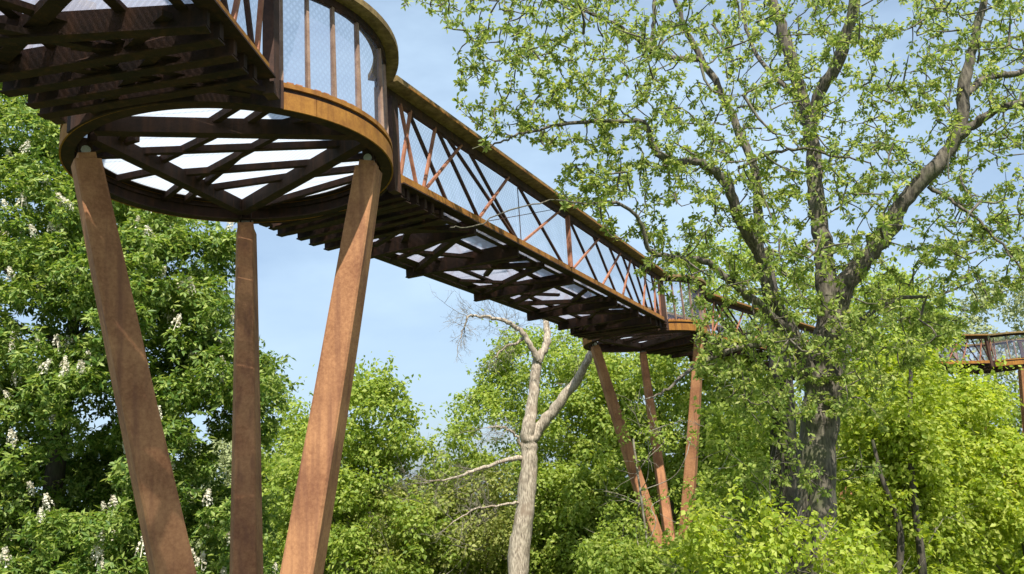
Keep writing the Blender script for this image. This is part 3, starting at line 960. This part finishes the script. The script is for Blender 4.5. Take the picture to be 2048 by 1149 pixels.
broadleaf('leafy_bush', 'green bush hiding the foot of the second pylon', 'bush',
          [(1180, 1110), (1240, 1070), (1290, 1110), (1370, 1100), (1430, 1040), (1450, 1350), (1150, 1350)],
          23.5, 1.4, 'leaf_fresh', 200, 120, 0.14, 0.42, 23, group='bushes at the lower right')
broadleaf('broadleaf_tree', 'sunlit yellow-green tree right of the spreading trunk, in front of the far span', 'tree',
          [(1680, 720), (1700, 620), (1750, 560), (1815, 545), (1870, 590), (1905, 660), (1890, 740), (1910, 820), (1900, 1320), (1690, 1320)],
          29, 2.2, 'leaf_fresh', 260, 130, 0.17, 0.55, 25, group='trees in the middle distance', twigs=20)
broadleaf('understorey_tree', 'slim leafy tree in front of the second pylon, left of the forked trunk', 'tree',
          [(1430, 860), (1470, 780), (1530, 740), (1590, 800), (1610, 900), (1600, 1350), (1400, 1350), (1405, 960)],
          19, 1.5, 'leaf_fresh', 130, 80, 0.13, 0.36, 26, twigs=30, trunk_r=0.1,
          stems=[[(1566, 1300, 62, 18.6), (1568, 1000, 56, 18.6), (1567, 830, 50, 18.6), (1560, 720, 44, 18.7), (1548, 620, 34, 18.9), (1530, 500, 22, 19.2)]])
broadleaf('understorey_tree', 'thin sapling with sparse leaves straddling the legs of the second pylon', 'tree',
          [(1200, 820), (1260, 740), (1330, 760), (1390, 800), (1400, 1000), (1380, 1350), (1230, 1350)],
          24, 1.2, 'leaf_fresh', 34, 60, 0.12, 0.34, 27, twigs=26, trunk_r=0.06, bark_m='twig')
broadleaf('leafy_bush', 'mid green bush at the foot of the bleached bare trunk', 'bush',
          [(1050, 1000), (1100, 930), (1160, 940), (1220, 1000), (1230, 1350), (1040, 1350)],
          34, 1.6, 'leaf_fresh', 150, 140, 0.18, 0.5, 24, group='bushes at the lower right')

# ---- horse chestnut on the left, in flower
POLY_CH = [(-330, 200), (-200, 120), (-60, 115), (60, 160), (110, 235), (200, 330), (330, 420), (415, 450), (455, 500), (450, 570), (435, 640),
           (460, 690), (500, 715), (540, 690), (585, 715), (590, 760), (545, 800), (540, 870), (470, 880), (410, 910), (420, 960), (500, 1010), (545, 1080),
           (560, 1350), (-330, 1350)]
root_ch, C_ch, rad_ch, rg = broadleaf('chestnut_tree', 'big dark green horse chestnut with white flower candles on the left', 'tree',
          POLY_CH, 18.5, 2.6, 'leaf_chestnut', 820, 68, 0.148, 0.42, 31, trunk_r=0.4, palm=6, lo_y=1190)
# flower candles: upright panicles on the outer clumps
def candle_mesh():
    r = np.random.default_rng(3)
    n = 60
    t = r.uniform(0, 1, n) ** 0.8
    q = r.uniform(0, 6.28, n)
    rd = 0.070 * (1 - t) ** 0.7 + 0.008
    p = np.stack([rd * np.cos(q), rd * np.sin(q), 0.24 * t], 1)
    ax = unit(np.stack([np.cos(q), np.sin(q), 0.4 + 0 * q], 1) + 0.4 * r.normal(size=(n, 3)))
    V, F = leaves_arrays(p, unit(np.cross(ax, rand_dirs(n, r))), ax, 0.042 * np.ones(n), 0.038 * np.ones(n))
    tb = Tubes(4); tb.add([(0, 0, -0.05), (0, 0, 0.1), (0, 0, 0.24)], [0.008, 0.007, 0.003])
    V2 = tb.V[0]; F2 = tb.F[0]
    me = bpy.data.meshes.new('flower_candle')
    me.from_pydata([tuple(v) for v in np.vstack([V, V2])], [], [tuple(f) for f in F] + [tuple(f + len(V)) for f in F2])
    me.materials.append(M['flower'])
    return me
cm = candle_mesh()
bs = base_of(root_ch)
order = np.argsort(C_ch[:, 1])
cnt = 0
for i in order:
    if cnt >= 280: break
    for _ in range(2):
        if rg.uniform() < 0.6: continue
        d = unit(np.array([rg.normal() * 0.8, -abs(rg.normal()) - 0.3, 0.5 + 0.5 * rg.uniform()]))
        p = C_ch[i] + d * rad_ch[i] * 1.02
        o = link('flower_candle', cm, root_ch)
        o.location = p - bs
        o.rotation_euler = (rg.normal() * 0.25, rg.normal() * 0.25, rg.uniform(0, 6.28))
        sc_ = rg.uniform(0.8, 1.4); o.scale = (sc_, sc_, sc_)
        cnt += 1

# ---- bleached, nearly bare tree in the middle
def traced(px, depth_r):
    """pixel polyline (x, y, width_px, depth) -> points and radii"""
    out = []
    for x, y, w, dp in px:
        p = at_y(x, y, dp)
        out.append([*p, 0.5 * w * dp / FPX])
    return smooth_path(out, 6)

def grow(T_nodes, targets, rng, r_base=0.010, r_tip=0.003, bend=0.18):
    """join scattered twig tips to the nearest wood, thickest first; returns tubes and tip directions"""
    nodes = np.array(T_nodes)
    dist = np.array([np.min(np.linalg.norm(nodes - t, axis=1)) for t in targets])
    order = np.argsort(dist)
    tb = Tubes(4)
    tips, dirs, paths = [], [], []
    for i in order:
        t = targets[i]
        dd = np.linalg.norm(nodes - t, axis=1)
        j = np.argmin(dd)
        a = nodes[j]; Ln = dd[j]
        if Ln < 0.05: continue
        n_ = 5
        wob = rng.normal(size=3) * bend * Ln
        sag = np.array([0, 0, -0.10 * Ln])
        q = []
        for s in np.linspace(0, 1, n_):
            q.append(a + (t - a) * s + wob * math.sin(math.pi * s) + sag * math.sin(math.pi * s))
        q = np.array(q)
        r0 = min(0.035, r_base * (0.6 + 1.3 * Ln))
        tb.add(q, np.linspace(r0, r_tip, n_))
        nodes = np.vstack([nodes, q[2:]])
        tips.append(q[-1]); dirs.append(q[-1] - q[-2]); paths.append(q)
    return tb, np.array(tips), unit(np.array(dirs)), paths

rng = np.random.default_rng(41)
D0 = 30.5
foot = at_y(1045, 1100, D0); foot[2] = 0
root_d = empty('bare_tree', foot, 'bleached pale bare tree with forked trunk left of the second pylon', 'tree')
TR = [(1030, 1900, 84, D0), (1034, 1500, 70, D0), (1036, 1149, 52, D0), (1048, 1040, 45, D0), (1057, 950, 40, D0), (1058, 890, 38, D0), (1056, 860, 34, D0 - .1), (1066, 800, 26, D0), (1070, 750, 24, D0 + .1), (1076, 715, 22, D0 + .1)]
LB = [[(1058, 880, 34, D0), (1085, 850, 27, D0), (1115, 812, 24, D0 - .2), (1150, 765, 21, D0 - .3), (1175, 720, 18, D0 - .4), (1190, 690, 15, D0 - .2), (1215, 640, 11, D0)],
      [(1074, 725, 20, D0), (1092, 690, 18, D0 + .2), (1094, 655, 15, D0 + .4), (1086, 630, 12, D0 + .6), (1080, 590, 8, D0 + .8)],
      [(1076, 720, 18, D0), (1060, 690, 14, D0 - .2), (1045, 665, 12, D0 - .3), (1015, 645, 10, D0 - .4), (985, 636, 8, D0 - .5), (950, 632, 6, D0 - .5), (935, 632, 5, D0 - .5)],
      [(1050, 675, 8, D0), (1030, 688, 7, D0 - .2), (1010, 695, 4, D0 - .3), (990, 715, 3, D0 - .4)],
      [(936, 632, 5, D0 - .5), (928, 655, 4, D0 - .5), (920, 680, 2, D0 - .6)],
      [(1050, 915, 14, D0), (1010, 922, 10, D0 - .5), (960, 938, 8, D0 - .9), (910, 955, 5, D0 - 1.2), (860, 965, 3, D0 - 1.4)],
      [(1048, 900, 8, D0), (1030, 870, 6, D0 - .3), (1005, 855, 5, D0 - .5), (975, 855, 3, D0 - .7)],
      [(1045, 1005, 7, D0), (1000, 1010, 5, D0 - .6), (950, 1020, 4, D0 - 1), (900, 1050, 2, D0 - 1.3)],
      [(880, 1149, 8, D0 - 1.5), (865, 1080, 6, D0 - 1.5), (850, 1020, 5, D0 - 1.4), (852, 975, 3, D0 - 1.3)]]
T = traced(TR, D0)
tb = Tubes(14, 0.045); tb.add(T[:, :3] + rng.normal(size=(len(T), 3)) * 0.012, T[:, 3] * 0.84 * (1 + 0.025 * rng.normal(size=len(T)))); tb.build('trunk', M['bark_dead'], root_d)
nodes = [T[24:, :3]]
for b in LB[:8]:
    Q = traced(b, D0)
    tb = Tubes(8, 0.06); tb.add(Q[:, :3] + rng.normal(size=(len(Q), 3)) * 0.02, np.maximum(Q[:, 3] * 0.88, 0.012)); tb.build('branch', M['bark_dead'], root_d)
    nodes.append(Q[len(Q) // 4:, :3])
nodes = np.concatenate(nodes)
tb = Tubes(3)
for b, n_t, L_t, up in ((2, 26, 1.15, 0.25), (3, 10, 0.9, 0.0), (4, 12, 0.7, -0.1), (5, 16, 1.0, 0.2), (6, 12, 0.9, 0.1), (7, 12, 0.9, 0.1), (1, 8, 0.8, 0.3), (0, 10, 0.8, 0.2)):
    Q = traced(LB[b], D0)
    for k in range(n_t):
        i = rng.integers(len(Q) // 3, len(Q) - 1)
        ax = unit(Q[i + 1, :3] - Q[i, :3])
        d = unit(ax * 0.8 + rng.normal(size=3) * np.array([0.8, 0.8, 0.8]))
        twig_fan(tb, Q[i, :3], d, L_t * rng.uniform(0.5, 1.2), 0.011, 2, rng, up)
    twig_fan(tb, Q[-1, :3], unit(Q[-1, :3] - Q[-2, :3]), L_t, 0.014, 2, rng, up)
tb.build('twigs', M['twig'], root_d, kind='stuff', smooth=False)

# ---- the big spreading tree on the right
rng = np.random.default_rng(51)
DH = 14.0
foot = at_y(1640, 1149, DH); foot[2] = 0
root_h = empty('spreading_tree', foot, 'large spreading tree with grey limbs and thin young yellow-green leaves on the right', 'tree')
TR = [(1640, 2700, 130, DH), (1640, 2000, 100, DH), (1638, 1400, 84, DH), (1636, 1149, 76, DH), (1632, 950, 72, DH), (1640, 840, 70, DH), (1650, 760, 72, DH), (1658, 700, 66, DH), (1662, 640, 58, DH), (1655, 570, 46, DH)]
LB = [[(1657, 600, 50, DH), (1648, 500, 38, DH + .1), (1632, 391, 34, DH + .2), (1628, 313, 31, DH + .3), (1615, 240, 29, DH + .3), (1597, 174, 27, DH + .3), (1571, 78, 25, DH + .3), (1545, 0, 21, DH + .4), (1520, -120, 15, DH + .6), (1500, -300, 8, DH + .8)],
      [(1620, 270, 24, DH + .3), (1637, 195, 26, DH + .1), (1684, 100, 26, DH - .3), (1710, 0, 24, DH - .6), (1725, -120, 16, DH - .9), (1760, -280, 8, DH - 1)],
      [(1668, 640, 46, DH), (1690, 570, 42, DH - .2), (1723, 528, 38, DH - .3), (1778, 458, 35, DH - .6), (1806, 405, 34, DH - .8), (1876, 331, 31, DH - 1.1), (1920, 261, 28, DH - 1.3), (1928, 174, 25, DH - 1.4), (1945, 96, 20, DH - 1.5), (1967, 0, 15, DH - 1.6), (1990, -140, 8, DH - 1.7)],
      [(1915, 275, 20, DH - 1.3), (1960, 240, 19, DH - 1.5), (2000, 218, 17, DH - 1.7), (2060, 203, 15, DH - 1.9), (2200, 150, 8, DH - 2.2)],
      [(1930, 190, 16, DH - 1.4), (1965, 165, 16, DH - 1.3), (2000, 150, 14, DH - 1.2), (2060, 138, 12, DH - 1.1), (2190, 60, 6, DH - 1)],
      [(1860, 375, 9, DH - 1), (1900, 400, 7, DH - 1.2), (1950, 437, 6, DH - 1.4), (2005, 490, 5, DH - 1.5), (2045, 545, 3, DH - 1.6)],
      [(1640, 790, 44, DH), (1613, 736, 34, DH - .1), (1593, 685, 30, DH - .2), (1562, 626, 27, DH - .3), (1538, 587, 26, DH - .4), (1523, 517, 25, DH - .6), (1484, 450, 24, DH - .9), (1458, 378, 22, DH - 1.1), (1430, 345, 20, DH - 1.2), (1393, 324, 18, DH - 1.3), (1341, 324, 16, DH - 1.5), (1306, 296, 14, DH - 1.6), (1295, 255, 12, DH - 1.7), (1270, 243, 10, DH - 1.8), (1155, 245, 8, DH - 2.2), (1080, 260, 6, DH - 2.4), (1038, 268, 5, DH - 2.6), (991, 289, 4, DH - 2.7), (945, 296, 2.5, DH - 2.8)],
      [(1540, 600, 22, DH - .4), (1517, 480, 21, DH - .2), (1512, 350, 19, DH), (1480, 270, 17, DH + .2), (1445, 190, 16, DH + .4), (1395, 105, 13, DH + .5), (1358, 26, 10, DH + .6), (1335, -60, 7, DH + .7), (1300, -200, 4, DH + .8)],
      [(1400, 118, 12, DH + .5), (1350, 118, 12, DH + .2), (1305, 103, 12, DH - .1), (1270, 75, 10, DH - .4), (1230, 48, 8, DH - .7), (1190, 30, 7, DH - 1), (1130, 5, 5, DH - 1.4), (1050, -30, 4, DH - 1.8), (950, -35, 3, DH - 2.2), (880, 10, 2, DH - 2.5)],
      [(1303, 108, 11, DH), (1306, 60, 10, DH), (1310, 0, 8, DH), (1315, -80, 5, DH)],
      [(1478, 336, 8, DH - .8), (1530, 310, 7, DH - .9), (1600, 297, 6, DH - 1), (1660, 310, 5, DH - 1.1), (1740, 325, 3, DH - 1.2)],
      [(1585, 668, 22, DH - .2), (1515, 607, 18, DH - .7), (1468, 567, 16, DH - 1), (1429, 536, 14, DH - 1.2), (1397, 520, 12, DH - 1.4), (1330, 512, 11, DH - 1.7), (1297, 495, 10, DH - 1.9), (1275, 435, 8, DH - 2.1), (1223, 405, 7, DH - 2.3), (1180, 409, 5, DH - 2.5), (1110, 398, 3, DH - 2.7)],
      [(1600, 710, 14, DH - .2), (1520, 690, 12, DH - .6), (1437, 709, 10, DH - 1), (1378, 744, 8, DH - 1.3), (1327, 783, 5, DH - 1.6), (1290, 800, 3, DH - 1.8)],
      [(1110, 398, 3, DH - 2.7), (1020, 420, 3, DH - 3.1), (945, 452, 2.5, DH - 3.4), (900, 455, 2, DH - 3.5)],
      [(1655, 720, 16, DH), (1720, 640, 12, DH + .3), (1790, 600, 9, DH + .6), (1870, 590, 6, DH + .8), (1950, 560, 3, DH + 1)],
      [(1600, 200, 12, DH + .3), (1520, 120, 9, DH + .9), (1490, 40, 7, DH + 1.3), (1480, -80, 4, DH + 1.6)]]
T = traced(TR, DH)
wob = 1 + 0.05 * np.sin(np.arange(len(T)) * 1.3)
tb = Tubes(16, 0.035); tb.add(T[:, :3], T[:, 3] * wob); tb.build('trunk', M['bark_hickory'], root_h)
nodes = [T[18:, :3]]
for b in LB:
    Q = traced(b, DH)
    tb = Tubes(9, 0.04); tb.add(Q[:, :3] + rng.normal(size=(len(Q), 3)) * 0.012, np.maximum(Q[:, 3], 0.008)); tb.build('branch', M['bark_hickory'], root_h)
    nodes.append(Q[len(Q) // 5:, :3])
nodes = np.concatenate(nodes)
POLY_H = [(770, -160), (800, 20), (860, 60), (905, 40), (930, 80), (920, 150), (905, 200), (930, 250), (985, 295), (1050, 285), (1110, 300), (1110, 390), (1150, 440), (1230, 470),
          (1290, 560), (1380, 640), (1400, 780), (1460, 830), (1700, 830), (1850, 720), (2000, 600), (2060, 560), (2350, 500), (2400, -450), (1000, -450)]
pp = np.array(POLY_H, float)
tg = []
while len(tg) < 2650:
    x = rng.uniform(760, 2400); y = rng.uniform(-230, 830)
    if not in_poly(POLY_H, np.array([x]), np.array([y]))[0]: continue
    out_f = (x > 2070) or (y < -30)
    if out_f and rng.uniform() < 0.72: continue
    e = edge_dist(POLY_H, np.array([x]), np.array([y]))[0]
    side = (1640 - x) / 800.0
    dp = DH - 1.5 * np.clip(side, 0, 1.2) * 1.3 - 0.6 + rng.normal() * (0.5 + 0.9 * min(1, e / 250))
    tg.append(at_y(x, y, np.clip(dp, 9.4, 17)))
for _ in range(110):                         # young shoots clothing the fork and the lower trunk
    tg.append(at_y(rng.uniform(1470, 1790), rng.uniform(620, 1000), DH - 0.5 + rng.normal() * 0.5))
tb, tips, dirs, paths = grow(nodes, np.array(tg), rng, r_base=0.012, r_tip=0.003)
tb.build('twigs', M['bark_hickory'], root_h, kind='stuff', smooth=False)
SP, SA = [], []
for q, d in zip(paths, dirs):
    k = rng.integers(2, 11)
    SP.append(q[-1]); SA.append(d)
    for _ in range(k):
        t = rng.uniform(0.35, 1.0)
        i = min(3, int(t * 4)); f_ = t * 4 - i
        p = q[i] * (1 - f_) + q[i + 1] * f_ + rng.normal(size=3) * 0.02
        SP.append(p); SA.append(unit(d + 0.8 * rng.normal(size=3)))
SP, SA = np.array(SP), np.array(SA)
# the 300 sprays nearest the eye hang as leaves of their own, the rest are one mass
dist = np.linalg.norm(SP - np.array([0, 0, ZC]), axis=1)
def pix(P):
    v = np.array(P) - np.array([0, 0, ZC])
    cp, sp = math.cos(PITCH), math.sin(PITCH)
    dep = v[..., 1] * cp + v[..., 2] * sp; up = -v[..., 1] * sp + v[..., 2] * cp
    x = FPX * v[..., 0] / dep; y = -FPX * up / dep
    c, s = math.cos(ROLL), math.sin(ROLL)
    return x * c - y * s + 1024, x * s + y * c + 574.5
PX, PY = pix(SP)
vis = (PX > 0) & (PX < 2048) & (PY > 0) & (PY < 1149)
order = np.argsort(np.where(vis, dist, 1e6))
near = order[:300]
rest = np.setdiff1d(np.arange(len(SP)), near)
V, F = spray_arrays(SP[rest], SA[rest] + np.array([0, 0, -0.15]), rng, nl=4, L=0.085, W=0.039, fancy=True)
mesh_np('leaves', V, F, M['leaf_hickory'], root_h, kind='stuff')
protos = []
for k in range(6):
    V, F = spray_arrays(np.zeros((1, 3)), np.array([[0, 0, 1.0]]), rng, nl=4, L=0.095, W=0.041, droop=0.0, fancy=True)
    me = bpy.data.meshes.new('leaf_spray'); me.from_pydata([tuple(v) for v in V], [], [tuple(f) for f in F]); me.materials.append(M['leaf_hickory'])
    protos.append(me)
bs = base_of(root_h)
for i in near:
    o = link('leaf_spray', protos[i % 6], root_h)
    o.location = SP[i] - bs
    o.rotation_mode = 'QUATERNION'
    o.rotation_quaternion = Vector(SA[i] + np.array([0, 0, -0.15])).to_track_quat('Z', 'Y')
